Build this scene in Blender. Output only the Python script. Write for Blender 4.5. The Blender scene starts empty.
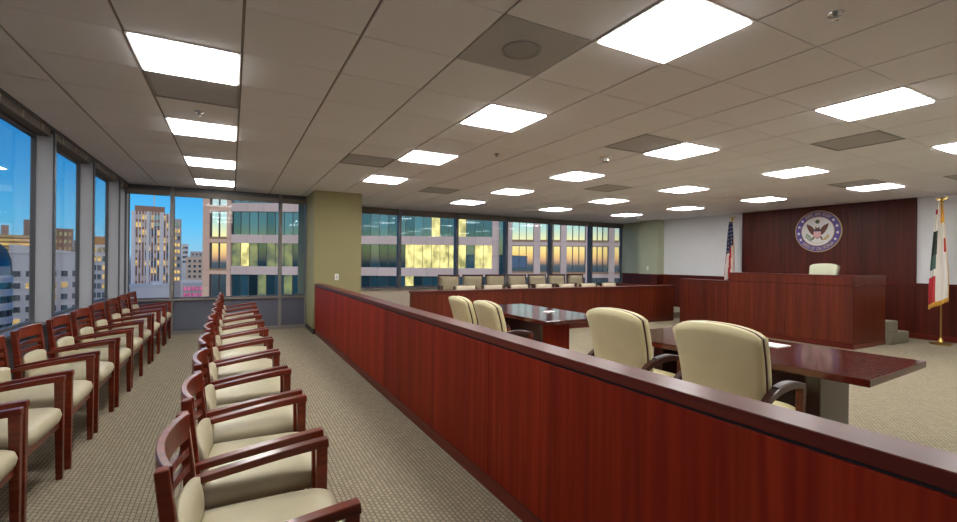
import bpy, bmesh, math, random
from mathutils import Matrix, Vector
random.seed(7)
PI = math.pi
scene = bpy.context.scene
C = scene.collection

# ------------------------------------------------------------------ camera, world, exposure
F_PX, YAW, PITCH, ROLL, CAM_H = 457.3, 0.4952, 0.0008, 0.0097, 1.436
def setup_camera():
    s, c = math.sin(YAW), math.cos(YAW)
    sp, cp = math.sin(PITCH), math.cos(PITCH)
    sr, cr = math.sin(ROLL), math.cos(ROLL)
    fh, r0, z = Vector((s, c, 0)), Vector((c, -s, 0)), Vector((0, 0, 1))
    u0 = z*cp - fh*sp
    fw = z*sp + fh*cp
    R = r0*cr + u0*sr
    U = u0*cr - r0*sr
    m = Matrix((R, U, -fw)).transposed().to_4x4()
    m.translation = Vector((0, 0, CAM_H))
    cam = bpy.data.cameras.new('camera')
    cam.sensor_fit = 'HORIZONTAL'; cam.sensor_width = 36.0
    cam.lens = F_PX/957*36.0
    cam.clip_start = 0.02; cam.clip_end = 2000
    o = bpy.data.objects.new('camera', cam); C.objects.link(o)
    o.matrix_world = m
    scene.camera = o
setup_camera()
vs = scene.view_settings
scene.display_settings.display_device = 'sRGB'
vs.view_transform = 'Standard'; vs.look = 'None'; vs.gamma = 1.0; vs.use_curve_mapping = False
vs.exposure = 1.2
try:
    scene.cycles.use_denoising = True
    scene.cycles.max_bounces = 12
    scene.cycles.diffuse_bounces = 8
    scene.cycles.glossy_bounces = 4
    scene.cycles.transparent_max_bounces = 16
    scene.cycles.caustics_reflective = False
    scene.cycles.caustics_refractive = False
    scene.cycles.sample_clamp_indirect = 8.0
except Exception:
    pass
LAMP = 10.0            # radiance of the ceiling light diffusers
SKY = 1.7

def ramp(nt, stops, interp='LINEAR'):
    n = nt.nodes.new('ShaderNodeValToRGB')
    n.color_ramp.interpolation = interp
    els = n.color_ramp.elements
    els[0].position, els[0].color = stops[0][0], (*stops[0][1], 1)
    els[1].position, els[1].color = stops[-1][0], (*stops[-1][1], 1)
    for p, col in stops[1:-1]:
        e = els.new(p); e.color = (*col, 1)
    return n
def mathn(nt, op, a, b=None, clamp=False):
    n = nt.nodes.new('ShaderNodeMath'); n.operation = op; n.use_clamp = clamp
    for k, v in enumerate((a, b)):
        if v is None: continue
        if isinstance(v, (int, float)): n.inputs[k].default_value = v
        else: nt.links.new(v, n.inputs[k])
    return n.outputs[0]
def mixc(nt, fac, a, b, blend='MIX'):
    n = nt.nodes.new('ShaderNodeMix'); n.data_type = 'RGBA'; n.blend_type = blend
    for sock, v in ((n.inputs[0], fac), (n.inputs[6], a), (n.inputs[7], b)):
        if isinstance(v, (int, float)): sock.default_value = v
        elif isinstance(v, tuple): sock.default_value = (*v, 1)
        else: nt.links.new(v, sock)
    return n.outputs[2]

def setup_world():
    """dusk sky: blue overhead, pale at the horizon, sunset glow low behind the viewer (seen mirrored in the office windows)"""
    w = bpy.data.worlds.new('dusk_sky'); scene.world = w
    w.use_nodes = True
    nt = w.node_tree; nt.nodes.clear()
    tc = nt.nodes.new('ShaderNodeTexCoord')
    sep = nt.nodes.new('ShaderNodeSeparateXYZ'); nt.links.new(tc.outputs['Generated'], sep.inputs[0])
    t = mathn(nt, 'MULTIPLY_ADD', sep.outputs['Z'], 0.5); t.node.inputs[2].default_value = 0.5
    def P(e): return 0.5 + 0.5*e
    zen = (.012, .036, .095)
    blue = ramp(nt, [(P(-1), (.008, .010, .014)), (P(-.06), (.012, .016, .024)), (P(-.004), (.035, .05, .07)), (P(.004), (.085, .165, .215)),
                     (P(.06), (.036, .155, .260)), (P(.14), (.012, .105, .235)), (P(.30), (.0035, .055, .170)), (P(.6), (.003, .035, .115)), (P(1), zen)])
    warm = ramp(nt, [(P(-1), (.008, .010, .014)), (P(-.06), (.012, .018, .024)), (P(-.006), (.024, .036, .048)), (P(.004), (.28, .15, .085)), (P(.02), (.38, .27, .09)),
                     (P(.045), (.36, .33, .17)), (P(.075), (.17, .27, .265)), (P(.12), (.21, .25, .26)), (P(.3), (.38, .35, .35)), (P(.6), (.30, .28, .30)), (P(1), zen)])  # higher sky behind the viewer brightened to light the facades
    nt.links.new(t, blue.inputs[0]); nt.links.new(t, warm.inputs[0])
    dot = nt.nodes.new('ShaderNodeVectorMath'); dot.operation = 'DOT_PRODUCT'
    nt.links.new(tc.outputs['Generated'], dot.inputs[0]); dot.inputs[1].default_value = (-math.sin(YAW), -math.cos(YAW), 0)
    mr = nt.nodes.new('ShaderNodeMapRange'); mr.interpolation_type = 'SMOOTHSTEP'
    nt.links.new(dot.outputs['Value'], mr.inputs[0]); mr.inputs[1].default_value = 0.0; mr.inputs[2].default_value = 0.75
    col = mixc(nt, mr.outputs[0], blue.outputs[0], warm.outputs[0])
    bg = nt.nodes.new('ShaderNodeBackground'); bg.inputs[1].default_value = SKY
    nt.links.new(col, bg.inputs[0])
    out = nt.nodes.new('ShaderNodeOutputWorld'); nt.links.new(bg.outputs[0], out.inputs[0])
setup_world()

# ------------------------------------------------------------------ materials
MATS = {}
def newmat(name):
    m = bpy.data.materials.new(name); m.use_nodes = True
    nt = m.node_tree; b = nt.nodes['Principled BSDF']
    MATS[name] = m
    return m, nt, b
def plain(name, col, rough=.5, metal=0, spec=.5, noise=0, nscale=20, coat=0, bump=0, emit=None):
    m, nt, b = newmat(name)
    b.inputs['Base Color'].default_value = (*col, 1)
    b.inputs['Roughness'].default_value = rough; b.inputs['Metallic'].default_value = metal
    b.inputs['Specular IOR Level'].default_value = spec
    b.inputs['Coat Weight'].default_value = coat; b.inputs['Coat Roughness'].default_value = .08
    if noise or bump:
        g = nt.nodes.new('ShaderNodeNewGeometry')
        n = nt.nodes.new('ShaderNodeTexNoise'); n.inputs['Scale'].default_value = nscale; n.inputs['Detail'].default_value = 4
        nt.links.new(g.outputs['Position'], n.inputs['Vector'])
        if noise:
            r = ramp(nt, [(.25, tuple(c*(1-noise) for c in col)), (.75, tuple(min(1, c*(1+noise)) for c in col))])
            nt.links.new(n.outputs['Fac'], r.inputs[0]); nt.links.new(r.outputs[0], b.inputs['Base Color'])
        if bump:
            bp = nt.nodes.new('ShaderNodeBump'); bp.inputs['Strength'].default_value = bump; bp.inputs['Distance'].default_value = .01
            nt.links.new(n.outputs['Fac'], bp.inputs['Height']); nt.links.new(bp.outputs[0], b.inputs['Normal'])
    if emit:
        b.inputs['Emission Color'].default_value = (*emit[0], 1); b.inputs['Emission Strength'].default_value = emit[1]
    return m
def wood(name, dark, mid, light, axis='z', rough=.32, coat=.25, scale=26, varied=.25, coat_rough=.12, spec=.5):
    """grain stretched along one axis, with a per-piece tint"""
    m, nt, b = newmat(name)
    g = nt.nodes.new('ShaderNodeNewGeometry')
    mp = nt.nodes.new('ShaderNodeMapping')
    sc = {'x': (.8, scale, scale), 'y': (scale, .8, scale), 'z': (scale, scale, .8)}[axis]
    mp.inputs['Scale'].default_value = sc
    nt.links.new(g.outputs['Position'], mp.inputs['Vector'])
    n = nt.nodes.new('ShaderNodeTexNoise'); n.inputs['Scale'].default_value = 1; n.inputs['Detail'].default_value = 5; n.inputs['Distortion'].default_value = .3
    nt.links.new(mp.outputs[0], n.inputs['Vector'])
    r = ramp(nt, [(.28, dark), (.5, mid), (.74, light)])
    nt.links.new(n.outputs['Fac'], r.inputs[0])
    mp2 = nt.nodes.new('ShaderNodeMapping'); mp2.inputs['Scale'].default_value = tuple(v*.16 for v in sc)
    nt.links.new(g.outputs['Position'], mp2.inputs['Vector'])
    n2 = nt.nodes.new('ShaderNodeTexNoise'); n2.inputs['Scale'].default_value = 1; n2.inputs['Detail'].default_value = 2
    nt.links.new(mp2.outputs[0], n2.inputs['Vector'])
    r2 = ramp(nt, [(.3, (.72, .72, .72)), (.7, (1.18, 1.18, 1.18))])
    nt.links.new(n2.outputs['Fac'], r2.inputs[0])
    c1 = mixc(nt, 1.0, r.outputs[0], r2.outputs[0], 'MULTIPLY')
    oi = nt.nodes.new('ShaderNodeObjectInfo')
    rr = ramp(nt, [(0, (1-varied,)*3), (1, (1+varied*.5,)*3)])
    nt.links.new(oi.outputs['Random'], rr.inputs[0])
    c2 = mixc(nt, 1.0, c1, rr.outputs[0], 'MULTIPLY')
    nt.links.new(c2, b.inputs['Base Color'])
    b.inputs['Roughness'].default_value = rough; b.inputs['Specular IOR Level'].default_value = spec
    b.inputs['Coat Weight'].default_value = coat; b.inputs['Coat Roughness'].default_value = coat_rough
    return m
def tinted(name, col, var=.1, rough=.6, spec=.4, metal=0):
    """plain surface whose pieces differ a little from one another"""
    m, nt, b = newmat(name)
    oi = nt.nodes.new('ShaderNodeObjectInfo')
    r = ramp(nt, [(0, tuple(c*(1-var) for c in col)), (1, tuple(min(1, c*(1+var)) for c in col))])
    nt.links.new(oi.outputs['Random'], r.inputs[0]); nt.links.new(r.outputs[0], b.inputs['Base Color'])
    b.inputs['Roughness'].default_value = rough; b.inputs['Specular IOR Level'].default_value = spec; b.inputs['Metallic'].default_value = metal
    return m
def clear_glass(name, tint=(1, 1, 1), refl=1.0, haze=0, haze_col=(.3, .3, .35)):
    m, nt, b = newmat(name); nt.nodes.remove(b)
    out = nt.nodes['Material Output']
    tr = nt.nodes.new('ShaderNodeBsdfTransparent'); tr.inputs[0].default_value = (*tint, 1)
    gl = nt.nodes.new('ShaderNodeBsdfGlossy'); gl.inputs['Roughness'].default_value = .01
    fr = nt.nodes.new('ShaderNodeFresnel'); fr.inputs[0].default_value = 1.45
    f = mathn(nt, 'MULTIPLY', fr.outputs[0], refl, True)
    mx = nt.nodes.new('ShaderNodeMixShader')
    nt.links.new(f, mx.inputs[0]); nt.links.new(tr.outputs[0], mx.inputs[1]); nt.links.new(gl.outputs[0], mx.inputs[2])
    last = mx
    if haze:
        df = nt.nodes.new('ShaderNodeBsdfDiffuse'); df.inputs[0].default_value = (*haze_col, 1)
        m2 = nt.nodes.new('ShaderNodeMixShader'); m2.inputs[0].default_value = haze
        nt.links.new(mx.outputs[0], m2.inputs[1]); nt.links.new(df.outputs[0], m2.inputs[2]); last = m2
    nt.links.new(last.outputs[0], out.inputs[0])
    return m
def mirror_glass(name, tint, refl=.8, rough=.02, base=(.03, .06, .07), var=0):
    m, nt, b = newmat(name); nt.nodes.remove(b)
    out = nt.nodes['Material Output']
    gl = nt.nodes.new('ShaderNodeBsdfGlossy'); gl.inputs[0].default_value = (*tint, 1); gl.inputs['Roughness'].default_value = rough
    df = nt.nodes.new('ShaderNodeBsdfDiffuse'); df.inputs[0].default_value = (*base, 1)
    if var:
        oi = nt.nodes.new('ShaderNodeObjectInfo')
        r = ramp(nt, [(0, tuple(c*(1-var) for c in base)), (1, tuple(min(1, c*(1+var)) for c in base))])
        nt.links.new(oi.outputs['Random'], r.inputs[0]); nt.links.new(r.outputs[0], df.inputs[0])
    mx = nt.nodes.new('ShaderNodeMixShader'); mx.inputs[0].default_value = refl
    nt.links.new(df.outputs[0], mx.inputs[1]); nt.links.new(gl.outputs[0], mx.inputs[2])
    nt.links.new(mx.outputs[0], out.inputs[0])
    return m
def lit_glass(name, c0, c1, strength, sc=(.9, .9, .5)):
    """uneven glow for lit rooms behind glass, and for sunset gold put in as emission"""
    m, nt, b = newmat(name)
    g = nt.nodes.new('ShaderNodeNewGeometry'); mp = nt.nodes.new('ShaderNodeMapping'); mp.inputs['Scale'].default_value = sc
    nt.links.new(g.outputs['Position'], mp.inputs['Vector'])
    n = nt.nodes.new('ShaderNodeTexNoise'); n.inputs['Scale'].default_value = 1.3; n.inputs['Detail'].default_value = 3
    nt.links.new(mp.outputs[0], n.inputs['Vector'])
    r = ramp(nt, [(.34, c0), (.62, c1)])
    nt.links.new(n.outputs['Fac'], r.inputs[0])
    b.inputs['Base Color'].default_value = (.04, .05, .05, 1); b.inputs['Roughness'].default_value = .1
    nt.links.new(r.outputs[0], b.inputs['Emission Color']); b.inputs['Emission Strength'].default_value = strength
    return m

wood('cherry_panel', (.16, .009, .0025), (.225, .0155, .0035), (.30, .029, .006), 'z', rough=.5, coat=.0, spec=.13)
wood('bench_wood', (.085, .011, .004), (.125, .018, .006), (.165, .028, .010), 'z', rough=.4, coat=.0, spec=.3)
wood('cherry_rail', (.085, .008, .004), (.12, .012, .006), (.155, .020, .009), 'y', rough=.36, coat=.06, spec=.3)
wood('cherry_rail_x', (.085, .013, .008), (.12, .020, .011), (.15, .028, .014), 'x', rough=.38, coat=.1, spec=.35)
wood('mahogany_wall', (.052, .006, .003), (.078, .0095, .004), (.105, .015, .006), 'z', rough=.42, coat=.0, varied=.12, spec=.28)
wood('table_wood', (.055, .008, .005), (.078, .012, .007), (.10, .018, .010), 'y', rough=.10, coat=.0, varied=.05, spec=.85)
wood('chair_wood', (.095, .010, .003), (.15, .018, .005), (.20, .028, .008), 'x', rough=.32, coat=.3, scale=40, varied=.2, spec=.35)
wood('dark_chair_wood', (.035, .010, .007), (.05, .015, .010), (.07, .02, .013), 'z', rough=.3, coat=.3, varied=.1)
plain('reveal', (.012, .006, .005), .7)
plain('cream_vinyl', (.45, .40, .265), .42, noise=.05, nscale=9, spec=.45)
plain('cream_leather', (.64, .57, .325), .45, noise=.05, nscale=7, spec=.4)
plain('judge_leather', (.46, .47, .33), .5, noise=.04, nscale=7, spec=.35)
plain('jury_fabric', (.29, .24, .155), .8, noise=.08, nscale=30)
plain('jury_cream', (.52, .44, .32), .7, noise=.05, nscale=30)
plain('piping', (.06, .015, .01), .4)
plain('black_plastic', (.02, .02, .02), .4)
plain('arm_leather', (.045, .04, .045), .35)
plain('white_wall', (.72, .72, .735), .8, noise=.02, nscale=3)
plain('olive_wall', (.31, .275, .135), .75, noise=.03, nscale=3)
plain('sage_wall', (.46, .49, .35), .75, noise=.03, nscale=3)
plain('cream_wall', (.66, .56, .45), .75, noise=.03, nscale=3)
plain('base_black', (.03, .025, .022), .5)
plain('alu', (.46, .47, .50), .45, metal=.0, noise=.05, nscale=4)
plain('dark_alu', (.09, .092, .105), .4, metal=.1)
plain('bronze_alu', (.22, .20, .185), .45, metal=.1)
plain('blind', (.17, .145, .12), .7)
plain('clip', (.32, .27, .2), .5)
plain('grid_dark', (.28, .265, .25), .7)
plain('lamp_trim', (.85, .85, .84), .4)
plain('vent_grey', (.50, .50, .51), .7, noise=.05, nscale=60)
plain('vent_dark', (.38, .38, .385), .7)
plain('chrome', (.55, .55, .55), .25, metal=1)
plain('white_plastic', (.8, .79, .75), .4)
plain('brass', (.62, .42, .12), .28, metal=1)
plain('paper', (.85, .85, .83), .7)
plain('taupe_laminate', (.17, .15, .125), .4)  # carpet reflection on the table end put into the colour
plain('carpet_step', (.20, .18, .125), .95, noise=.25, nscale=160)
plain('diffuser', (.9, .9, .9), .6, emit=((1.0, .985, .965), LAMP))
tinted('tile_white', (.885, .90, .935), .02, .9, .2)
clear_glass('window_glass', (.96, .98, .985), .3)
clear_glass('spandrel_glass', (.35, .38, .45), 1.0, .5, (.24, .25, .31))

def carpet():
    m, nt, b = newmat('carpet')
    g = nt.nodes.new('ShaderNodeNewGeometry')
    sep = nt.nodes.new('ShaderNodeSeparateXYZ'); nt.links.new(g.outputs['Position'], sep.inputs[0])
    cmb = nt.nodes.new('ShaderNodeCombineXYZ')
    nt.links.new(sep.outputs['Y'], cmb.inputs[0]); nt.links.new(sep.outputs['X'], cmb.inputs[1])
    br = nt.nodes.new('ShaderNodeTexBrick')
    nt.links.new(cmb.outputs[0], br.inputs['Vector'])
    br.inputs['Color1'].default_value = (.375, .318, .222, 1); br.inputs['Color2'].default_value = (.30, .257, .18, 1)
    br.inputs['Mortar'].default_value = (.155, .13, .09, 1)
    br.inputs['Scale'].default_value = 1; br.inputs['Mortar Size'].default_value = .0042; br.inputs['Mortar Smooth'].default_value = .6
    br.inputs['Brick Width'].default_value = .036; br.inputs['Row Height'].default_value = .027; br.inputs['Bias'].default_value = 0
    n = nt.nodes.new('ShaderNodeTexNoise'); n.inputs['Scale'].default_value = 260; n.inputs['Detail'].default_value = 3
    nt.links.new(g.outputs['Position'], n.inputs['Vector'])
    r = ramp(nt, [(.3, (.7, .7, .7)), (.7, (1.25, 1.25, 1.25))]); nt.links.new(n.outputs['Fac'], r.inputs[0])
    c = mixc(nt, 1.0, br.outputs['Color'], r.outputs[0], 'MULTIPLY')
    nt.links.new(c, b.inputs['Base Color'])
    b.inputs['Roughness'].default_value = .95; b.inputs['Specular IOR Level'].default_value = .15
    bp = nt.nodes.new('ShaderNodeBump'); bp.inputs['Strength'].default_value = .5; bp.inputs['Distance'].default_value = .004; bp.invert = True
    nt.links.new(br.outputs['Fac'], bp.inputs['Height']); nt.links.new(bp.outputs[0], b.inputs['Normal'])
carpet()
# outdoors
tinted('granite', (.90, .62, .50), .07, .7)  # left pier stone, sunset pink put into the colour
tinted('granite_pale', (.86, .70, .68), .06, .7)
tinted('granite_sill', (.5, .33, .22), .08, .7)
mirror_glass('sunset_glass', (.95, .95, .92), .82, .02, (.05, .09, .10))
mirror_glass('teal_glass', (.55, .85, .95), .22, .03, (.022, .085, .125), .75)
mirror_glass('dark_teal_glass', (.4, .7, .8), .2, .03, (.012, .035, .05), .6)
mirror_glass('pane_grey', (.7, .8, .85), .3, .03, (.05, .07, .08), .5)
lit_glass('lit_yellow', (.16, .15, .05), (.62, .53, .20), .95, (.8, .8, .5))
lit_glass('lit_dim', (.05, .09, .08), (.30, .33, .13), .4, (.5, .5, .6))
lit_glass('lit_gold', (.22, .14, .05), (.62, .40, .13), .7, (.12, .12, .5))  # gold for lit rooms; also sunset light put into panes and bands
lit_glass('lit_magenta', (.5, .06, .22), (1.0, .2, .5), .28)
tinted('tower_white', (.92, .86, .84), .05, .7)
tinted('tower_brown', (.42, .24, .17), .08, .8)
tinted('stone_tan', (.92, .64, .30), .08, .8)
tinted('stone_beige', (.85, .66, .52), .06, .8)
tinted('stone_grey', (.62, .56, .54), .06, .8)
tinted('stone_white', (.86, .82, .82), .05, .8)
tinted('orange_top', (.75, .33, .06), .05, .7)
tinted('roof_grey', (.8, .77, .76), .05, .8)
plain('asphalt', (.05, .05, .06), .9, noise=.3, nscale=.05)
# flags and seal
plain('flag_red', (.45, .022, .03), .7); plain('flag_white', (.74, .71, .66), .7); plain('flag_blue', (.02, .03, .10), .7)
plain('flag_gold', (.75, .42, .06), .6); plain('flag_bear', (.035, .045, .035), .7); plain('flag_green', (.05, .12, .10), .7)
plain('seal_purple', (.105, .07, .30), .45); plain('seal_gold', (.55, .38, .17), .4, metal=.3); plain('seal_white', (.78, .76, .74), .5)
plain('seal_brown', (.14, .05, .03), .5); plain('seal_pink', (.75, .32, .35), .5); plain('seal_navy', (.05, .055, .12), .5)
plain('seal_green', (.05, .17, .07), .5); plain('seal_arrow', (.55, .40, .16), .5); plain('seal_star', (.85, .80, .85), .5)
plain('seal_letter', (.60, .46, .25), .45)

# ------------------------------------------------------------------ mesh helpers
class MB:
    def __init__(s): s.v = []; s.f = []; s.mi = []
    def quadbox(s, P):
        n = len(s.v); s.v += [tuple(p) for p in P]
        for q in ((0, 3, 2, 1), (4, 5, 6, 7), (0, 1, 5, 4), (1, 2, 6, 5), (2, 3, 7, 6), (3, 0, 4, 7)):
            s.f.append(tuple(n+k for k in q)); s.mi.append(0)
        return s
    def box(s, x0, x1, y0, y1, z0, z1):
        return s.quadbox([(x0, y0, z0), (x1, y0, z0), (x1, y1, z0), (x0, y1, z0), (x0, y0, z1), (x1, y0, z1), (x1, y1, z1), (x0, y1, z1)])
    def bar(s, a, b, w0, h0, w1=None, h1=None, side=(0, 1, 0)):
        """rectangular bar from a to b: w along side, h across"""
        w1 = w0 if w1 is None else w1; h1 = h0 if h1 is None else h1
        a, b, sd = Vector(a), Vector(b), Vector(side).normalized()
        d = (b-a).normalized(); up = d.cross(sd).normalized(); sd = up.cross(d).normalized()
        P = []
        for p, w, h in ((a, w0, h0), (b, w1, h1)):
            P += [p - sd*w/2 - up*h/2, p + sd*w/2 - up*h/2, p + sd*w/2 + up*h/2, p - sd*w/2 + up*h/2]
        return s.quadbox(P)
    def sweep(s, path, w, h, side=(0, 0, 1), closed=False):
        """rectangular section (w along side, h across) along a path"""
        path = [Vector(p) for p in path]; sd = Vector(side).normalized(); n0 = len(s.v); n = len(path)
        for i, p in enumerate(path):
            d = (path[min(i+1, n-1)] - path[max(i-1, 0)]).normalized()
            up = d.cross(sd).normalized(); sv = up.cross(d).normalized()
            ww = w(i/(n-1)) if callable(w) else w; hh = h(i/(n-1)) if callable(h) else h
            for a, b in ((-1, -1), (1, -1), (1, 1), (-1, 1)):
                s.v.append(tuple(p + sv*a*ww/2 + up*b*hh/2))
        for i in range(n-1):
            for k in range(4):
                a = n0+i*4+k; b = n0+i*4+(k+1) % 4
                s.f.append((a, b, b+4, a+4)); s.mi.append(0)
        s.f.append((n0+3, n0+2, n0+1, n0)); s.f.append(tuple(n0+(n-1)*4+k for k in range(4))); s.mi += [0, 0]
        return s
    def lathe(s, prof, seg=16, c=(0, 0, 0)):
        n0 = len(s.v); m = len(prof)
        for i in range(seg):
            a = 2*PI*i/seg
            for r, z in prof: s.v.append((c[0]+r*math.cos(a), c[1]+r*math.sin(a), c[2]+z))
        for i in range(seg):
            j = (i+1) % seg
            for k in range(m-1):
                s.f.append((n0+i*m+k, n0+j*m+k, n0+j*m+k+1, n0+i*m+k+1)); s.mi.append(0)
        s.f.append(tuple(n0+i*m for i in range(seg-1, -1, -1))); s.f.append(tuple(n0+i*m+m-1 for i in range(seg))); s.mi += [0, 0]
        return s
    def prism(s, poly, fn, t0, t1):
        """polygon (a,b) extruded between t0 and t1; fn(a,b,t) -> xyz"""
        n0 = len(s.v); n = len(poly)
        for t in (t0, t1):
            for a, b in poly: s.v.append(tuple(fn(a, b, t)))
        s.f.append(tuple(n0+k for k in range(n-1, -1, -1))); s.f.append(tuple(n0+n+k for k in range(n))); s.mi += [0, 0]
        for k in range(n):
            j = (k+1) % n
            s.f.append((n0+k, n0+j, n0+n+j, n0+n+k)); s.mi.append(0)
        return s
    def grid(s, nu, nv, fn, mi=None, close_u=False):
        n0 = len(s.v)
        for j in range(nv+1):
            for i in range(nu+1): s.v.append(tuple(fn(i/nu, j/nv)))
        for j in range(nv):
            for i in range(nu):
                a = n0+j*(nu+1)+i
                s.f.append((a, a+1, a+nu+2, a+nu+1)); s.mi.append(mi(i, j) if mi else 0)
        return s
    def pillow(s, nu, nv, mid, tfun):
        """closed padded panel: mid(u,v)->(centre, normal dir), tfun(u,v) half thickness, u,v in 0..1"""
        n0 = len(s.v)
        for sg in (-1, 1):
            for j in range(nv+1):
                for i in range(nu+1):
                    u, v = i/nu, j/nv
                    p, n = mid(u, v)
                    s.v.append(tuple(Vector(p) + Vector(n)*sg*tfun(u, v)))
        W = nu+1; L = W*(nv+1)
        for sg in (0, 1):
            for j in range(nv):
                for i in range(nu):
                    a = n0+sg*L+j*W+i
                    q = (a, a+1, a+W+1, a+W)
                    s.f.append(q if sg else q[::-1]); s.mi.append(0)
        ring = [i for i in range(W)] + [j*W+nu for j in range(1, nv+1)] + [nv*W+i for i in range(nu-1, -1, -1)] + [j*W for j in range(nv-1, 0, -1)]
        for k in range(len(ring)):
            a, b = ring[k], ring[(k+1) % len(ring)]
            s.f.append((n0+a, n0+b, n0+L+b, n0+L+a)); s.mi.append(0)
        return s
    def mesh(s, name, mats, smooth=False, bevel=0):
        me = bpy.data.meshes.new(name)
        me.from_pydata(s.v, [], s.f)
        if isinstance(mats, str): mats = [mats]
        for m in mats: me.materials.append(MATS[m])
        if len(mats) > 1:
            for p, k in zip(me.polygons, s.mi): p.material_index = k
        bm = bmesh.new(); bm.from_mesh(me)
        bmesh.ops.recalc_face_normals(bm, faces=bm.faces)
        if bevel:
            bmesh.ops.bevel(bm, geom=[e for e in bm.edges if e.calc_face_angle(0) > .5], offset=bevel, segments=1, affect='EDGES')
        bm.to_mesh(me); bm.free()
        if smooth:
            for p in me.polygons: p.use_smooth = True
            if smooth != 'all':
                try: me.set_sharp_from_angle(angle=math.radians(40))
                except Exception: pass
        return me
    def build(s, name, mats, parent=None, smooth=False, bevel=0):
        return link(name, s.mesh(name, mats, smooth, bevel), parent)
def link(name, me, parent=None):
    o = bpy.data.objects.new(name, me); C.objects.link(o)
    if parent is not None: o.parent = parent
    return o
def B(*a): return MB().box(*a)
def empty(name, loc=(0, 0, 0), rz=0):
    o = bpy.data.objects.new(name, None); C.objects.link(o)
    o.location = loc; o.rotation_euler = (0, 0, rz); o.empty_display_size = .1
    return o
def tag(o, label, cat, group=None, kind=None):
    o['label'] = label; o['category'] = cat
    if group: o['group'] = group
    if kind: o['kind'] = kind
    return o
def struct(o, label, cat='structure'):
    o['kind'] = 'structure'; o['label'] = label; o['category'] = cat
    return o
def copy_tree(o, parent=None):
    c = o.copy(); C.objects.link(c)
    if parent is not None: c.parent = parent
    for ch in list(o.children): copy_tree(ch, c)
    return c
ORD = ['nearest', 'second', 'third', 'fourth', 'fifth', 'sixth', 'seventh', 'eighth', 'ninth', 'tenth', 'eleventh', 'twelfth']

# ------------------------------------------------------------------ the room
XL, XG, Y1, Y2, XF, YB, ZC = -1.645, -1.79, 10.32, 11.5, 11.9, -3.0, 2.78
T, OX, OY = .624, .048, 2.12
struct(B(-2.0, 12.1, YB-.1, Y2+.3, -.12, 0).build('floor', 'carpet'), 'tan and brown woven carpet floor', 'floor')

LIGHTS = [(i, j) for i in (-1, 3, 7, 11, 15) for j in (-4, -1, 2, 5, 8, 11) if not (i == 3 and j == 11) and not (j == -4 and i < 7)]
VENTS = [(-1, 3), (2, 0), (2, 6), (5, 9), (6, 2), (9, 0), (9, 6), (14, 2), (15, 0)]
def build_ceiling():
    ceil = B(-2.0, 12.1, YB-.1, Y2+.3, ZC+.012, ZC+.12).build('ceiling', 'grid_dark')
    struct(ceil, 'grey drop ceiling of square tiles with dark grid joints', 'ceiling')
    B(XL-.02, XL+.014, YB, Y1, ZC-.012, ZC+.012).build('edge_trim', 'dark_alu', ceil)
    taken = set(LIGHTS) | set(VENTS)
    cells = []
    for i in range(-3, 20):
        for j in range(-9, 16):
            if (i, j) in taken: continue
            x0, x1 = max(OX+i*T+.008, XL+.014), min(OX+(i+1)*T-.008, XF)
            y0, y1 = OY+j*T+.0025, min(OY+(j+1)*T-.0025, Y2+.05)
            y0 = max(y0, YB)
            if x1-x0 < .03 or y1-y0 < .03: continue
            cx, cy = (x0+x1)/2, (y0+y1)/2
            dep = cx*math.sin(YAW)+cy*math.cos(YAW); lat = cx*math.cos(YAW)-cy*math.sin(YAW)
            seen = dep > .8 and abs(lat/dep) < 1.15 and (ZC-CAM_H)/dep < .72
            cells.append((0 if seen else 1, dep, x0, x1, y0, y1))
    cells.sort()
    full = MB().box(-(T-.016)/2, (T-.016)/2, -(T-.005)/2, (T-.005)/2, 0, .012).mesh('ceiling_tile', 'tile_white', bevel=.0015)
    rest = MB()
    for k, (_, d, x0, x1, y0, y1) in enumerate(cells):
        if k < 298 and not _:
            if x1-x0 > T-.017 and y1-y0 > T-.006:
                o = link('ceiling_tile', full, ceil); o.location = ((x0+x1)/2, (y0+y1)/2, ZC)
            else:
                B(x0, x1, y0, y1, ZC, ZC+.012).build('ceiling_tile', 'tile_white', ceil)
        else:
            rest.box(x0, x1, y0, y1, ZC, ZC+.012)
    o = rest.build('distant_tiles', 'tile_white', ceil); o['kind'] = 'stuff'
build_ceiling()

def build_lights():
    h = T/2
    trim = MB()
    for a in ((-h+.004, h-.004, -h, -h+.022), (-h+.004, h-.004, h-.022, h), (-h+.004, -h+.026, -h+.022, h-.022), (h-.026, h-.004, -h+.022, h-.022)):
        trim.box(*a, -.007, .012)
    trim = trim.mesh('lamp_frame', 'lamp_trim', bevel=.002)
    dif = B(-h+.026, h-.026, -h+.022, h-.022, -.014, .004).mesh('diffuser', 'diffuser')  # lens set below its frame to throw light onto the ceiling
    cols = {-1: 'above the window-side chairs', 3: 'in the column just inside the bar', 7: 'in the column over the counsel tables',
            11: 'in the column between tables and bench', 15: 'in the column closest to the seal wall'}
    for i in cols:
        js = [j for (a, j) in LIGHTS if a == i]
        vis = [j for j in js if (j >= 2 if i in (-1, 15) else j >= -1)]
        for j in js:
            o = empty('ceiling_light', (OX+(i+.5)*T, OY+(j+.5)*T, ZC))
            if j in vis: lab = 'square ceiling light panel, %s from the viewer %s' % (ORD[vis.index(j)], cols[i])
            else: lab = 'square ceiling light %s the viewer, %s' % ('behind' if j < -1 else 'overhead, beside', cols[i])
            tag(o, lab, 'ceiling light', 'square ceiling lights')
            link('lamp_frame', trim, o); link('diffuser', dif, o)
build_lights()

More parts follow.
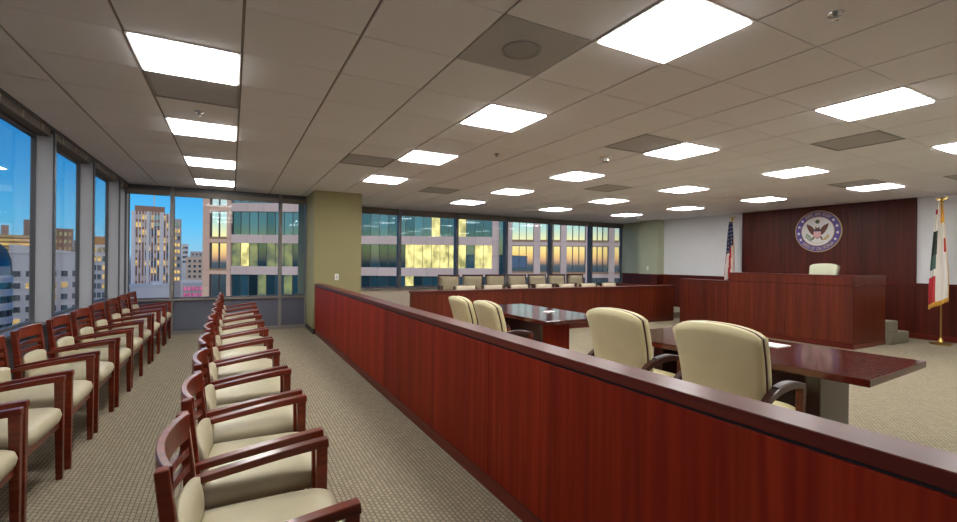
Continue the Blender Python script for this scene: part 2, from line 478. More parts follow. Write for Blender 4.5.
def build_vents():
    h = T/2-.004
    labs = {(-1, 3): 'grey perforated ceiling vent beside the largest light above the window chairs', (2, 0): 'grey ceiling panel with a round recessed speaker near the big light',
            (2, 6): 'grey ceiling vent left of the lights near the olive pillar', (5, 9): 'grey ceiling vent near the far windows, above the jury box end',
            (6, 2): 'grey ceiling vent adjoining a light, by the smoke detector', (9, 0): 'large grey ceiling vent between two lights at the right',
            (9, 6): 'small grey ceiling vent between lights in front of the bench', (14, 2): 'grey ceiling vent beside the light nearest the seal',
            (15, 0): 'grey ceiling vent at the right edge near the bear flag'}
    for (i, j) in VENTS:
        o = empty('ceiling_vent', (OX+(i+.5)*T, OY+(j+.5)*T, ZC))
        tag(o, labs[(i, j)], 'ceiling vent', 'grey ceiling vents')
        if (i, j) == (2, 0):
            B(-h, h, -h, h, 0, .012).build('panel', 'vent_grey', o)
            MB().lathe([(.125, 0), (.125, -.008), (.112, -.012), (.100, -.002)], 28).build('speaker_ring', 'vent_dark', o, smooth=True)
            MB().lathe([(.100, -.003), (.06, -.006), (.001, -.006)], 28).build('speaker_grille', 'vent_dark', o, smooth=True)
        else:
            B(-h+.02, h-.02, -h+.02, h-.02, .004, .012).build('perforated_panel', 'vent_grey', o)
            f = MB()
            for a in ((-h, h, -h, -h+.02), (-h, h, h-.02, h), (-h, -h+.02, -h+.02, h-.02), (h-.02, h, -h+.02, h-.02)): f.box(*a, -.003, .012)
            f.build('vent_frame', 'vent_dark', o)
    for n, (x, y, lab) in enumerate(((2.83, 1.25, 'chrome fire sprinkler head in the ceiling at the upper right'), (2.9, 4.92, 'tiny ceiling sprinkler head left of the smoke detector'),
                                     (-.27, 4.9, 'flush sprinkler head between the lights above the window chairs'))):
        o = empty('sprinkler_head', (x, y, ZC)); tag(o, lab, 'sprinkler', 'ceiling sprinklers')
        MB().lathe([(.04, .002), (.038, -.006), (.02, -.010), (.016, -.012)], 16).build('escutcheon', 'chrome', o, smooth=True)
        MB().lathe([(.010, -.008), (.010, -.022), (.020, -.030), (.020, -.034), (.002, -.036)], 12).build('deflector', 'chrome', o, smooth=True)
    o = empty('smoke_detector', (4.18, 4.36, ZC)); tag(o, 'round white smoke detector under the ceiling beside a grey vent', 'smoke detector')
    MB().lathe([(.075, .0), (.075, -.018), (.068, -.024), (.05, -.030)], 24).build('base', 'white_plastic', o, smooth=True)
    MB().lathe([(.045, -.026), (.042, -.055), (.03, -.066), (.004, -.070)], 20).build('sensor_head', 'chrome', o, smooth=True)
build_vents()

# walls
def build_walls():
    # front (seal) wall
    w = B(XF, XF+.15, YB, 9.83, 0, ZC).build('wall_front', 'white_wall'); struct(w, 'white plaster wall behind the bench', 'wall')
    p = B(11.6, XF+.15, 9.83, 10.55, 0, ZC).build('wall_column', 'sage_wall'); struct(p, 'pale green corner column beside the far windows', 'wall')
    p = B(XF+.02, XF+.15, 10.55, Y2+.2, 0, ZC).build('wall_corner', 'sage_wall'); struct(p, 'shaded green wall between column and far windows', 'wall')
    p = B(1.40, 2.31, 9.28, Y2+.2, 0, ZC).build('wall_pillar', 'olive_wall'); struct(p, 'olive green pillar at the end of the bar', 'wall')
    B(1.392, 2.318, 9.272, 9.28, 0, .10).build('baseboard', 'base_black', p)
    B(1.392, 1.40, 9.272, Y1-.06, 0, .10).build('baseboard', 'base_black', p)
    w = B(-2.0, 12.05, YB-.15, YB, 0, ZC).build('wall_back', 'white_wall'); struct(w, 'white wall behind the viewer', 'wall')
    w = B(XG-.1, XG+.02, YB, Y1+.1, 0, .74).build('wall_left', 'dark_alu'); struct(w, 'low dark wall under the left windows', 'wall')
    w = B(2.31, XF+.15, Y2+.06, Y2+.2, 0, .70).build('wall_far', 'cream_wall'); struct(w, 'cream wall below the far windows', 'wall')
    # wainscot along the front wall
    t = B(XF-.012, XF, YB, 9.83, 0, 1.06).build('trim_1', 'reveal'); struct(t, 'dark cherry wainscot along the front wall', 'trim')
    ys = [YB, -1.6, -.4, .8, 2.0, 3.2, 3.83, 4.9, 6.1, 7.32, 8.6, 9.83]
    for a, b in zip(ys, ys[1:]): B(XF-.03, XF-.006, a+.003, b-.003, .10, 1.045).build('panel', 'mahogany_wall', t, bevel=.002)
    B(XF-.045, XF, YB, 9.83, 1.05, 1.09).build('cap_rail', 'cherry_rail', t, bevel=.003)
    B(XF-.036, XF, YB, 9.83, 0, .10).build('base_rail', 'cherry_rail', t, bevel=.003)
    t = MB().box(11.585, 11.6, 9.815, 10.55, 0, 1.06).box(11.585, XF, 9.815, 9.83, 0, 1.06).build('trim_2', 'mahogany_wall'); struct(t, 'dark cherry wainscot around the green column', 'trim')
    MB().box(11.565, 11.6, 9.795, 10.55, 1.05, 1.09).box(11.6, XF, 9.795, 9.83, 1.05, 1.09).build('cap_rail', 'cherry_rail', t)
    t = B(XF, XF+.02, 10.55, Y2+.06, 0, 1.06).build('trim_3', 'mahogany_wall'); struct(t, 'dark cherry wainscot left of the green column', 'trim')
    B(XF-.01, XF+.02, 10.55, Y2+.06, 1.05, 1.09).build('cap_rail', 'cherry_rail', t)
    # tall wood panel wall behind the bench
    t = B(XF-.02, XF, 3.83, 7.32, 1.09, ZC).build('wall_panelling', 'reveal'); struct(t, 'tall dark cherry panelling behind the bench', 'wall')
    for a, b in zip((3.83, 4.97, 6.14), (4.97, 6.14, 7.32)): B(XF-.05, XF-.01, a+.003, b-.003, 1.09, ZC-.006).build('panel', 'mahogany_wall', t, bevel=.002)
build_walls()

# windows
NW = [0]
def window(label, frame):
    NW[0] += 1
    o = frame.build('window_%d' % NW[0], 'dark_alu')
    return struct(o, label, 'window')
def build_windows():
    ys = [-2.98, -1.47, .09, 1.65, 3.21, 4.77, 6.34, 7.90, 9.50, Y1]
    names = ['behind the viewer'] * 5 + ['leftmost in view', 'second along the left', 'third along the left', 'narrow one at the left corner']
    for k, (a, b) in enumerate(zip(ys, ys[1:])):
        f = MB().box(XG-.03, XG+.012, a, b, .74, .79).box(XG-.03, XG+.012, a, b, 2.665, ZC).box(XG-.03, XG+.012, a, a+.025, .79, 2.665).box(XG-.03, XG+.012, b-.04, b, .79, 2.665)
        w = window('tall fixed window bay in the left wall, %s' % names[k], f)
        B(XG-.006, XG, a+.025, b-.04, .79, 2.665).build('pane', 'window_glass', w)
        B(XG+.012, XL-.0, b-.028, b+.022, .74, 2.72).build('mullion_fin', 'alu', w)
        B(XL-.002, XL+.012, b-.032, b+.026, .74, 2.74).build('fin_edge', 'dark_alu', w)
        B(XG+.02, XL-.01, a+.022, b-.028, .735, .765).build('sill', 'dark_alu', w)
        B(XG+.03, XL-.02, a+.03, b-.035, 2.69, ZC-.01).build('blind_housing', 'blind', w)
        for q in (.2, .5, .8):
            yy = a+(b-a)*q
            MB().box(XL-.02, XL-.008, yy-.018, yy+.018, 2.70, 2.755).build('bracket', 'clip', w)
    # far windows, left section
    xs = [XL-.06, -.985, .885, 1.40]
    lab = ['far window beside the left corner with a white tower beyond', 'wide far window facing the granite office building', 'narrow far window beside the olive pillar']
    for k, (a, b) in enumerate(zip(xs, xs[1:])):
        f = (MB().box(a, b, Y1-.03, Y1+.05, .62, .70).box(a, b, Y1-.03, Y1+.05, 2.66, ZC).box(a, b, Y1-.03, Y1+.05, 0, .06)
             .box(a, a+.035, Y1-.03, Y1+.05, .06, 2.66).box(b-.035, b, Y1-.03, Y1+.05, .06, 2.66))
        w = window(lab[k], f)
        B(a+.035, b-.035, Y1, Y1+.006, .70, 2.66).build('pane', 'window_glass', w)
        B(a+.035, b-.035, Y1, Y1+.006, .06, .62).build('lower_pane', 'spandrel_glass', w)
        B(a+.04, b-.04, Y1-.07, Y1-.03, 2.60, 2.70).build('blind_housing', 'blind', w)
        B(b-.03, b+.03, Y1-.06, Y1-.03, 0, ZC-.01).build('mullion', 'bronze_alu', w)
        B(a, b, Y1-.055, Y1-.03, .64, .68).build('transom', 'bronze_alu', w)
        B(a, b, Y1-.045, Y1-.03, .0, .07).build('baseboard', 'bronze_alu', w)
    # far windows, right section (set further back)
    YG = Y2+.12
    xs = [2.31, 3.87, 5.53, 7.15, 8.80, 10.44, XF+.02]
    lab = ['far window right of the olive pillar', 'far window facing the lit yellow offices, second from the olive pillar', 'far window above the left jury chairs, third from the olive pillar',
           'far window fourth from the olive pillar, facing sunset-lit windows', 'far window fifth from the olive pillar, above the right jury chairs', 'far window at the right corner beside the green wall']
    for k, (a, b) in enumerate(zip(xs, xs[1:])):
        f = (MB().box(a, b, YG-.03, YG+.05, .68, .76).box(a, b, YG-.03, YG+.05, 2.66, ZC)
             .box(a, a+.03, YG-.03, YG+.05, .76, 2.66).box(b-.03, b, YG-.03, YG+.05, .76, 2.66))
        w = window(lab[k], f)
        B(a+.03, b-.03, YG, YG+.006, .76, 2.66).build('pane', 'window_glass', w)
        B(a, b, Y2+.0, YG-.03, .68, .72).build('sill', 'bronze_alu', w)
        B(a+.04, b-.04, Y2+.01, YG-.03, 2.62, ZC-.01).build('blind_housing', 'blind', w)
        if k < 5: B(b-.045, b+.035, Y2-.02, YG, .70, ZC-.01).build('mullion_fin', 'dark_alu', w)
build_windows()

# ------------------------------------------------------------------ bar, jury box, bench
def build_bar():
    o = empty('bar_partition', (1.428, 0, 0)); tag(o, 'long low cherry wood bar partition dividing the seats from the court', 'partition')
    w = .147; h = .974
    B(.012, w-.012, -2.6, 9.272, .012, h-.05).build('core', 'reveal', o)
    ys = [9.272, 6.93, 4.72, 2.5, .3, -2.6]
    for b, a in zip(ys, ys[1:]):
        B(0, .02, a+.002, b-.002, .095, h-.058).build('panel', 'cherry_panel', o, bevel=.0015)
        B(w-.02, w, a+.002, b-.002, .095, h-.058).build('panel', 'cherry_panel', o, bevel=.0015)
    B(-.002, w+.002, -2.6, 9.272, h-.046, h).build('cap', 'cherry_rail', o, bevel=.003)
    B(.003, w-.003, -2.6, 9.272, 0, .09).build('plinth', 'cherry_rail', o)
build_bar()

def build_jury():
    o = empty('jury_box', (0, 7.76, 0)); tag(o, 'cherry wood jury box front below the far windows', 'jury box')
    x0, x1, h = 2.85, 9.77, .888
    B(x0+.01, x1-.01, .012, .12, 0, h-.04).build('core', 'reveal', o)
    xs = [x0, 5.205, 7.5, x1]
    for a, b in zip(xs, xs[1:]): B(a+.002, b-.002, 0, .02, .09, h-.05).build('panel', 'bench_wood', o, bevel=.0015)
    B(x0-.012, x1+.012, -.012, .15, h-.04, h).build('cap', 'cherry_rail_x', o, bevel=.003)
    B(x0, x1, .004, .12, 0, .085).build('plinth', 'cherry_rail_x', o)
    B(x0, x0+.02, .02, .13, .085, h-.04).build('end_panel', 'bench_wood', o)
    B(x1-.13, x1, .02, 2.0, 0, h-.04).build('side_wall', 'bench_wood', o)
    r = B(3.2, 9.62, 9.55, Y2, 0, .20).build('jury_riser', 'carpet_step'); tag(r, 'carpeted riser under the rear jury chairs', 'platform')
    r = B(9.80, 11.58, 8.1, 9.7, 0, .15).build('corner_step', 'carpet_step'); tag(r, 'low carpeted step between jury box and bench', 'step')
build_jury()

def build_bench():
    o = empty('judge_bench', (9.26, 0, 0)); tag(o, 'large cherry wood judge bench with lower side wing', 'bench')
    # main desk
    ya, yb, h = 3.79, 5.99, 1.255
    B(.02, .10, ya+.02, yb, .02, h-.03).build('core', 'reveal', o)
    for a, b in zip((ya, 4.89), (4.89, yb)): B(0, .03, a+.001, b-.001, .09, 1.075).build('panel', 'bench_wood', o, bevel=.002)
    B(-.004, .03, ya-.004, yb, 1.083, h-.02).build('top_band', 'bench_wood', o, bevel=.002)
    B(-.006, .03, ya-.006, yb, 0, .084).build('plinth', 'cherry_rail', o, bevel=.002)
    B(.03, 1.19, ya, ya+.03, .09, 1.075).build('end_panel', 'bench_wood', o, bevel=.002)
    B(.03, 1.19, ya-.004, ya+.03, 1.083, h-.02).build('end_band', 'bench_wood', o, bevel=.002)
    B(.03, 1.19, ya-.006, ya+.03, 0, .084).build('end_plinth', 'cherry_rail_x', o, bevel=.002)
    B(-.012, .30, ya-.012, yb+.012, h-.02, h).build('cap', 'cherry_rail', o, bevel=.003)
    B(.30, 1.19, ya-.012, ya+.06, h-.02, h).build('end_cap', 'cherry_rail_x', o, bevel=.003)
    B(.10, .80, ya+.03, yb, 1.02, 1.06).build('desk_top', 'cherry_rail', o)
    # wing
    B(.02, .10, yb, 7.17, .02, 1.05).build('wing_core', 'reveal', o)
    B(0, .03, yb+.002, 7.19, .09, 1.045).build('wing_panel', 'bench_wood', o, bevel=.002)
    B(-.006, .03, yb+.002, 7.19, 0, .084).build('wing_plinth', 'cherry_rail', o, bevel=.002)
    B(-.012, .30, yb, 7.20, 1.052, 1.077).build('wing_cap', 'cherry_rail', o, bevel=.003)
    B(.03, .9, 7.16, 7.19, 0, 1.05).build('wing_end', 'bench_wood', o, bevel=.002)
    # carpeted platform and steps
    p = B(9.40, 10.45, 3.84, 7.1, 0, .40).build('platform', 'carpet_step'); tag(p, 'carpeted platform behind the judge bench', 'platform')
    s = empty('bench_steps', (10.46, 3.70, 0)); tag(s, 'two carpeted steps at the right end of the bench', 'steps')
    B(0, .72, 0, .95, 0, .21).build('lower_step', 'carpet_step', s, bevel=.012)
    B(0, .34, .03, .95, .21, .42).build('upper_step', 'carpet_step', s, bevel=.012)
build_bench()

# ------------------------------------------------------------------ counsel tables
def build_table(x0, x1, y0, y1, label, end_mat, inset, rot=0):
    o = empty('counsel_table', ((x0+x1)/2, (y0+y1)/2, 0), rot); tag(o, label, 'table', 'counsel tables')
    hx, hy = (x1-x0)/2, (y1-y0)/2
    B(-hx, hx, -hy, hy, .703, .75).build('table_top', 'table_wood', o, bevel=.004)
    for sgn, (a, b) in ((-1, (-hy+inset, -hy+inset+.09)), (1, (hy-inset-.09, hy-inset))):
        leg = B(-hx+.22, hx-.36, a, b, .05, .703).build('leg_panel', 'dark_chair_wood', o, bevel=.003)
        e = a-.006 if sgn < 0 else b
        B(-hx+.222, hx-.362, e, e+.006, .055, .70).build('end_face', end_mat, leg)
        B(-hx+.18, hx-.32, a-.01, b+.01, 0, .05).build('foot', 'dark_chair_wood', leg)
    B(-.03, .0, -hy+inset+.09, hy-inset-.09, .30, .70).build('modesty_panel', 'dark_chair_wood', o)
build_table(3.20, 4.20, 4.27, 6.26, 'glossy dark wood counsel table reflecting the far windows', 'cherry_panel', .36)
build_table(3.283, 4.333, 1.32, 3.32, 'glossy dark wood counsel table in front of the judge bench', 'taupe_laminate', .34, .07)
o = MB().box(3.95, 4.14, 2.13, 2.40, .7505, .756).build('paper_sheet', 'paper'); tag(o, 'white sheet of paper on the table before the bench', 'paper')
o = empty('notepad', (3.84, 5.05, .7505)); tag(o, 'small white notepad on the table reflecting windows', 'notepad')
B(-.07, .07, -.05, .05, 0, .012).build('pages', 'paper', o, bevel=.002); B(-.07, .07, .03, .052, .012, .016).build('binding', 'seal_pink', o)

# ------------------------------------------------------------------ chairs
def bez(p, n=10):
    out = []
    for i in range(n+1):
        t = i/n; q = [Vector(v) for v in p]
        while len(q) > 1: q = [a.lerp(b, t) for a, b in zip(q, q[1:])]
        out.append(q[0])
    return out
def superpad(cx, cy, cz, hx, hy, hz, ex=4, nu=14, nv=10, dz=None):
    """rounded cushion"""
    mb = MB()
    def sgp(v, p): return math.copysign(abs(v)**p, v)
    def fn(u, v):
        a = 2*PI*u; b = PI*(v-.5)
        x = sgp(math.cos(a), 2/ex)*sgp(math.cos(b), 2/3.2); y = sgp(math.sin(a), 2/ex)*sgp(math.cos(b), 2/3.2); z = sgp(math.sin(b), 2/3.2)
        return (cx+hx*x, cy+hy*y, cz+hz*z + (dz(x, y, z) if dz else 0))
    return mb.grid(nu*2, nv, fn)
def make_chair():
    o = empty('armchair')
    hw = .292; hr = .258
    arc = lambda z, d=0, n=12: [Vector((-.212-.045*(1-(2*i/n-1)**2)-d-(z-.5)*.06, -hr+.006+(2*hr-.012)*i/n, z)) for i in range(n+1)]
    for sg in (-1, 1):
        MB().bar((.262, sg*hw, 0), (.258, sg*hw, .640), .030, .034, .044, .046).build('front_leg', 'chair_wood', o, bevel=.003)
        MB().sweep([(-.275, sg*hr, 0), (-.235, sg*hr, .25), (-.212, sg*hr, .45), (-.222, sg*hr, .65), (-.246, sg*hr, .862)], lambda t: .040, lambda t: .034+.012*math.sin(PI*min(1, t*1.2)), side=(0, 1, 0)).build('rear_leg', 'chair_wood', o, bevel=.003)
        MB().sweep(bez([(-.226, sg*(hr+.028), .585), (-.05, sg*(hw-.004), .612), (.12, sg*hw, .640), (.285, sg*hw, .652)], 8), .046, lambda t: .026+.010*t, side=(0, 1, 0)).build('arm', 'chair_wood', o, bevel=.003)
        B(-.20, .245, sg*(hr+.01)-.012, sg*(hr+.01)+.012, .335, .385).build('side_rail', 'chair_wood', o)
    B(.236, .262, -hw, hw, .335, .385).build('front_rail', 'chair_wood', o)
    B(-.215, -.19, -hr, hr, .335, .385).build('rear_rail', 'chair_wood', o)
    MB().sweep(arc(.815), .095, .024).build('top_rail', 'chair_wood', o, bevel=.003)
    for z in (.722, .662): MB().sweep(arc(z), .030, .018).build('slat', 'chair_wood', o)
    superpad(.025, 0, .435, .272, .280, .068, 8, dz=lambda x, y, z: .012*(1-x*x)*(1-y*y) if z > 0 else 0).build('seat', 'cream_vinyl', o, smooth='all')
    def mid(u, v):
        y = (2*u-1)*(hr-.022); z = .445+(.205-.03*abs(2*u-1)**5)*v
        x = -.210-.038*(1-(2*u-1)**2)-(z-.5)*.05+.028
        return (x, y, z), (1, 0, 0)
    MB().pillow(14, 8, mid, lambda u, v: .003+.036*(max(0, 1-(2*u-1)**4)*max(0, 1-(2*v-1)**2))**.6).build('back_pad', 'cream_vinyl', o, smooth='all')
    return o
proto = make_chair()
def place_rows():
    first = True
    for k in range(11):
        o = proto if first else copy_tree(proto); first = False
        o.location = (.09+random.uniform(-.01, .01), 1.76+.705*k, 0); o.rotation_euler = (0, 0, random.uniform(-.015, .015))
        tag(o, 'cherry armchair with cream seat in the aisle row beside the bar, %s from the viewer' % ORD[k], 'chair', 'aisle row armchairs')
    for k in range(10):
        o = copy_tree(proto)
        o.location = (-1.225+random.uniform(-.012, .012), 2.86+.74*k, 0); o.rotation_euler = (0, 0, random.uniform(-.02, .02))
        tag(o, 'cherry armchair with cream seat in the row along the left windows, %s from the viewer' % ORD[k], 'chair', 'window row armchairs')
place_rows()

def make_counsel_chair(name, leather, wt=.30, arch=.05):
    """upholstered high back swivel chair facing +x; back shell behind, cushion in front, wood piping between"""
    o = empty(name)
    z0, z1 = .46, 1.06
    def lay(xoff, grow, t0, t1):
        def mid(u, v):
            s = 2*u-1
            r = v
            top = z1 + grow - arch*abs(s)**2.4 - .02*abs(s)**10
            z = z0 + (top-z0)*r
            w = (wt-.025+.03*r - .02*max(0, r-.8)*5*0) + grow
            y = s*w
            x = -.20 - (z-z0)*.17 + .05*s*s + xoff + .03*math.sin(PI*r)
            return (x, y, z), (1, 0, .17)
        return MB().pillow(16, 12, mid, lambda u, v: t0 + t1*(max(0, 1-(2*u-1)**6)*max(0, 1-(2*v-1)**6))**.5)
    lay(-.030, 0, .020, .012).build('back_shell', leather, o, smooth='all')
    lay(-.004, .004, .007, .0).build('piping', 'piping', o, smooth='all')
    lay(.028, -.002, .026, .014).build('back_cushion', leather, o, smooth='all')
    superpad(.06, 0, .47, .27, .27, .062, 6).build('seat', leather, o, smooth='all')
    B(-.19, .30, -.26, .26, .385, .42).build('seat_base', 'chair_wood', o, bevel=.006)
    for sg in (-1, 1):
        y = sg*(wt+.015)
        a = MB().sweep(bez([(-.235, y, .625), (-.12, y, .70), (.04, y, .715), (.20, y, .672)], 10), .05, lambda t: .034+.012*math.sin(PI*t), side=(0, 1, 0)).build('arm', 'dark_chair_wood', o, bevel=.004)
        MB().sweep(bez([(-.12, y, .698), (-.02, y, .722), (.08, y, .708)], 6), .044, .016, side=(0, 1, 0)).build('arm_pad', 'arm_leather', a)
        MB().bar((.19, y, .665), (.175, y, .40), .044, .05, .04, .045).build('arm_post', 'chair_wood', o, bevel=.004)
    MB().lathe([(.03, .10), (.03, .30), (.06, .39)], 14, (.03, 0, 0)).build('column', 'black_plastic', o, smooth=True)
    for k in range(5):
        a = 2*PI*k/5+.3; d = Vector((math.cos(a), math.sin(a), 0))
        c = Vector((.03, 0, .09))
        leg = MB().bar(c, c+d*.28+Vector((0, 0, -.02)), .05, .04, .035, .028, side=(-d.y, d.x, 0)).build('base_leg', 'dark_chair_wood', o)
        p = c+d*.28
        MB().lathe([(.012, 0), (.028, .008), (.028, .045), (.012, .055)], 10, (p.x, p.y, 0)).build('caster', 'black_plastic', leg, smooth=True)
    return o
cc = make_counsel_chair('counsel_chair', 'cream_leather')
def place_counsel():
    spots = [(2.93, 1.83, 0.05, 1.01, 'cream leather high-back chair at the table before the bench, right of its neighbour'),
             (2.95, 2.71, 0.02, 1.01, 'cream leather high-back chair at the table before the bench, left of its neighbour'),
             (2.80, 4.52, -.03, .935, 'cream leather chair at the window-reflecting table, right one of the pair'),
             (2.80, 5.22, -.03, .935, 'cream leather chair at the window-reflecting table, left one of the pair')]
    for k, (x, y, r, s, lab) in enumerate(spots):
        o = cc if k == 0 else copy_tree(cc)
        o.location = (x, y, 0); o.rotation_euler = (0, 0, r); o.scale = (1, .92 if s > 1 else .80, s)
        tag(o, lab, 'chair', 'counsel chairs')
place_counsel()
jc = make_counsel_chair('judge_chair', 'judge_leather', .29, .03)
jc.location = (10.45, 4.86, .40); jc.rotation_euler = (0, 0, PI+.05); jc.scale = (1, .84, 1)
tag(jc, 'pale green leather chair behind the judge bench under the seal', 'chair')

def make_jury_chair(name, framed):
    """jury armchair facing -y"""
    o = empty(name)
    hw = .25
    for sg in (-1, 1):
        MB().bar((sg*hw, -.24, 0), (sg*hw, -.24, .64), .04, .04).build('front_leg', 'dark_chair_wood', o)
        MB().sweep([(sg*hw, .25, 0), (sg*hw, .21, .45), (sg*hw, .27, .90)], .035, .04, side=(1, 0, 0)).build('rear_leg', 'dark_chair_wood', o)
        MB().bar((sg*hw, -.27, .645), (sg*hw, .22, .63), .045, .035, side=(1, 0, 0)).build('arm', 'dark_chair_wood', o)
    B(-hw, hw, .235, .265, .86, .90).build('top_rail', 'dark_chair_wood', o) if framed else None
    superpad(0, -.02, .43, .225, .23, .05, 6, 8, 8).build('seat', 'jury_fabric' if framed else 'jury_cream', o, smooth='all')
    B(-hw, hw, -.23, .20, .34, .385).build('seat_frame', 'dark_chair_wood', o)
    def mid(u, v):
        z = .50 + (.37 if framed else .415)*v
        return ((2*u-1)*(hw-.022), .205+(z-.45)*.12, z), (0, -1, 0)
    MB().pillow(8, 6, mid, lambda u, v: .012+.024*(max(0, 1-(2*u-1)**6)*max(0, 1-(2*v-1)**6))**.5).build('back_pad', 'jury_fabric' if framed else 'jury_cream', o, smooth='all')
    return o
def place_jury():
    a = make_jury_chair('jury_chair', True); b = make_jury_chair('jury_chair', False)
    for k in range(7):
        o = a if k == 0 else copy_tree(a)
        o.location = (4.62+.663*k, 9.95, .203); o.rotation_euler = (0, 0, -.25+.01*k)
        tag(o, 'dark framed beige jury chair in the rear row, %s from the left' % (['first']+ORD[1:])[k], 'chair', 'rear row jury chairs')
        o = b if k == 0 else copy_tree(b)
        o.location = (4.39+.685*k, 8.45, 0)
        tag(o, 'cream backed jury chair peeking over the jury box, %s from the left' % (['first']+ORD[1:])[k], 'chair', 'front row jury chairs')
place_jury()

# ------------------------------------------------------------------ flags, seal, switches
def eagle(o, z):
    MB().lathe([(.006, 0), (.03, .012), (.035, .03), (.02, .05), (.012, .06)], 12, (0, 0, z)).build('finial_ball', 'brass', o, smooth=True)
    e = MB().lathe([(.008, .055), (.022, .075), (.018, .10), (.012, .118), (.002, .125)], 10, (0, 0, z)).build('eagle_body', 'brass', o, smooth=True)
    for sg in (-1, 1):
        MB().prism([(0, .07), (.05, .085), (.085, .12), (.075, .085), (.05, .062), (.02, .055)], lambda a, b, t: (t, sg*a, z+b), -.008, .008).build('wing', 'brass', e)
def flag(name, loc, ztop, label, cat, z_hi, z_lo, wf, off, folds, depth, mats, mi, lowfn):
    o = empty(name, loc); tag(o, label, cat)
    MB().lathe([(.15, 0), (.15, .015), (.10, .03), (.05, .045), (.03, .09), (.022, .12)], 24).build('base', 'brass', o, smooth=True)
    MB().lathe([(.013, .1), (.013, ztop)], 12).build('pole', 'brass', o, smooth=True)
    eagle(o, ztop)
    nu, nv = 40, 44
    def fn(u, v):
        w = wf(v)
        y = off(v) + (.5-u)*w
        z = z_hi + (z_lo+lowfn(u)-z_hi)*v
        x = -.075 + depth*min(1, .25+v*1.6)*math.sin(2*PI*folds*u + 1.4*v) - .01*v
        return (x, y, z)
    c = MB().grid(nu, nv, fn, lambda i, j: mi(i/nu, j/nv, i, j)).build('cloth', mats, o, smooth='all')
    sm = c.modifiers.new('thickness', 'SOLIDIFY'); sm.thickness = .003
    return o
def us_mat(u, v, i, j):
    if u > .93 and v > .3: return 3
    if v + .25*u < .62: return 1 if (i % 4 == 1 and j % 3 == 1) else 2
    return int((u*1.0+.12*v)*9) % 2
flag('us_flag', (11.5, 7.36, 0), 2.56, 'furled stars and stripes flag on a brass pole left of the panelling', 'flag', 2.53, .95,
     lambda v: .08+.24*min(1, v*1.15)**.8, lambda v: .03*v, 2.5, .05, ['flag_red', 'flag_white', 'flag_blue', 'flag_gold'], us_mat, lambda u: .22*u)
def ca_mat(u, v, i, j):
    if v > .945 or (u > .55 and v < .20) or (u > .97): return 1
    if u > .80 and .36 < v < .50: return 2
    if u < .38 and v > .70: return 2
    if u < .42 and .27 < v < .50: return 3
    if u < .38 and .50 <= v < .62: return 4
    if u < .22 and .05 < v < .11 and v > .05: return 2
    return 0
flag('state_flag', (11.42, 3.335, 0), 2.58, 'white bear flag with red stripe and gold fringe on a brass stand', 'flag', 2.60, .62,
     lambda v: .07+.22*min(1, v*1.3)**.8, lambda v: .02*v, 1.8, .055, ['flag_white', 'flag_gold', 'flag_red', 'flag_bear', 'flag_green'], ca_mat, lambda u: .17*u)

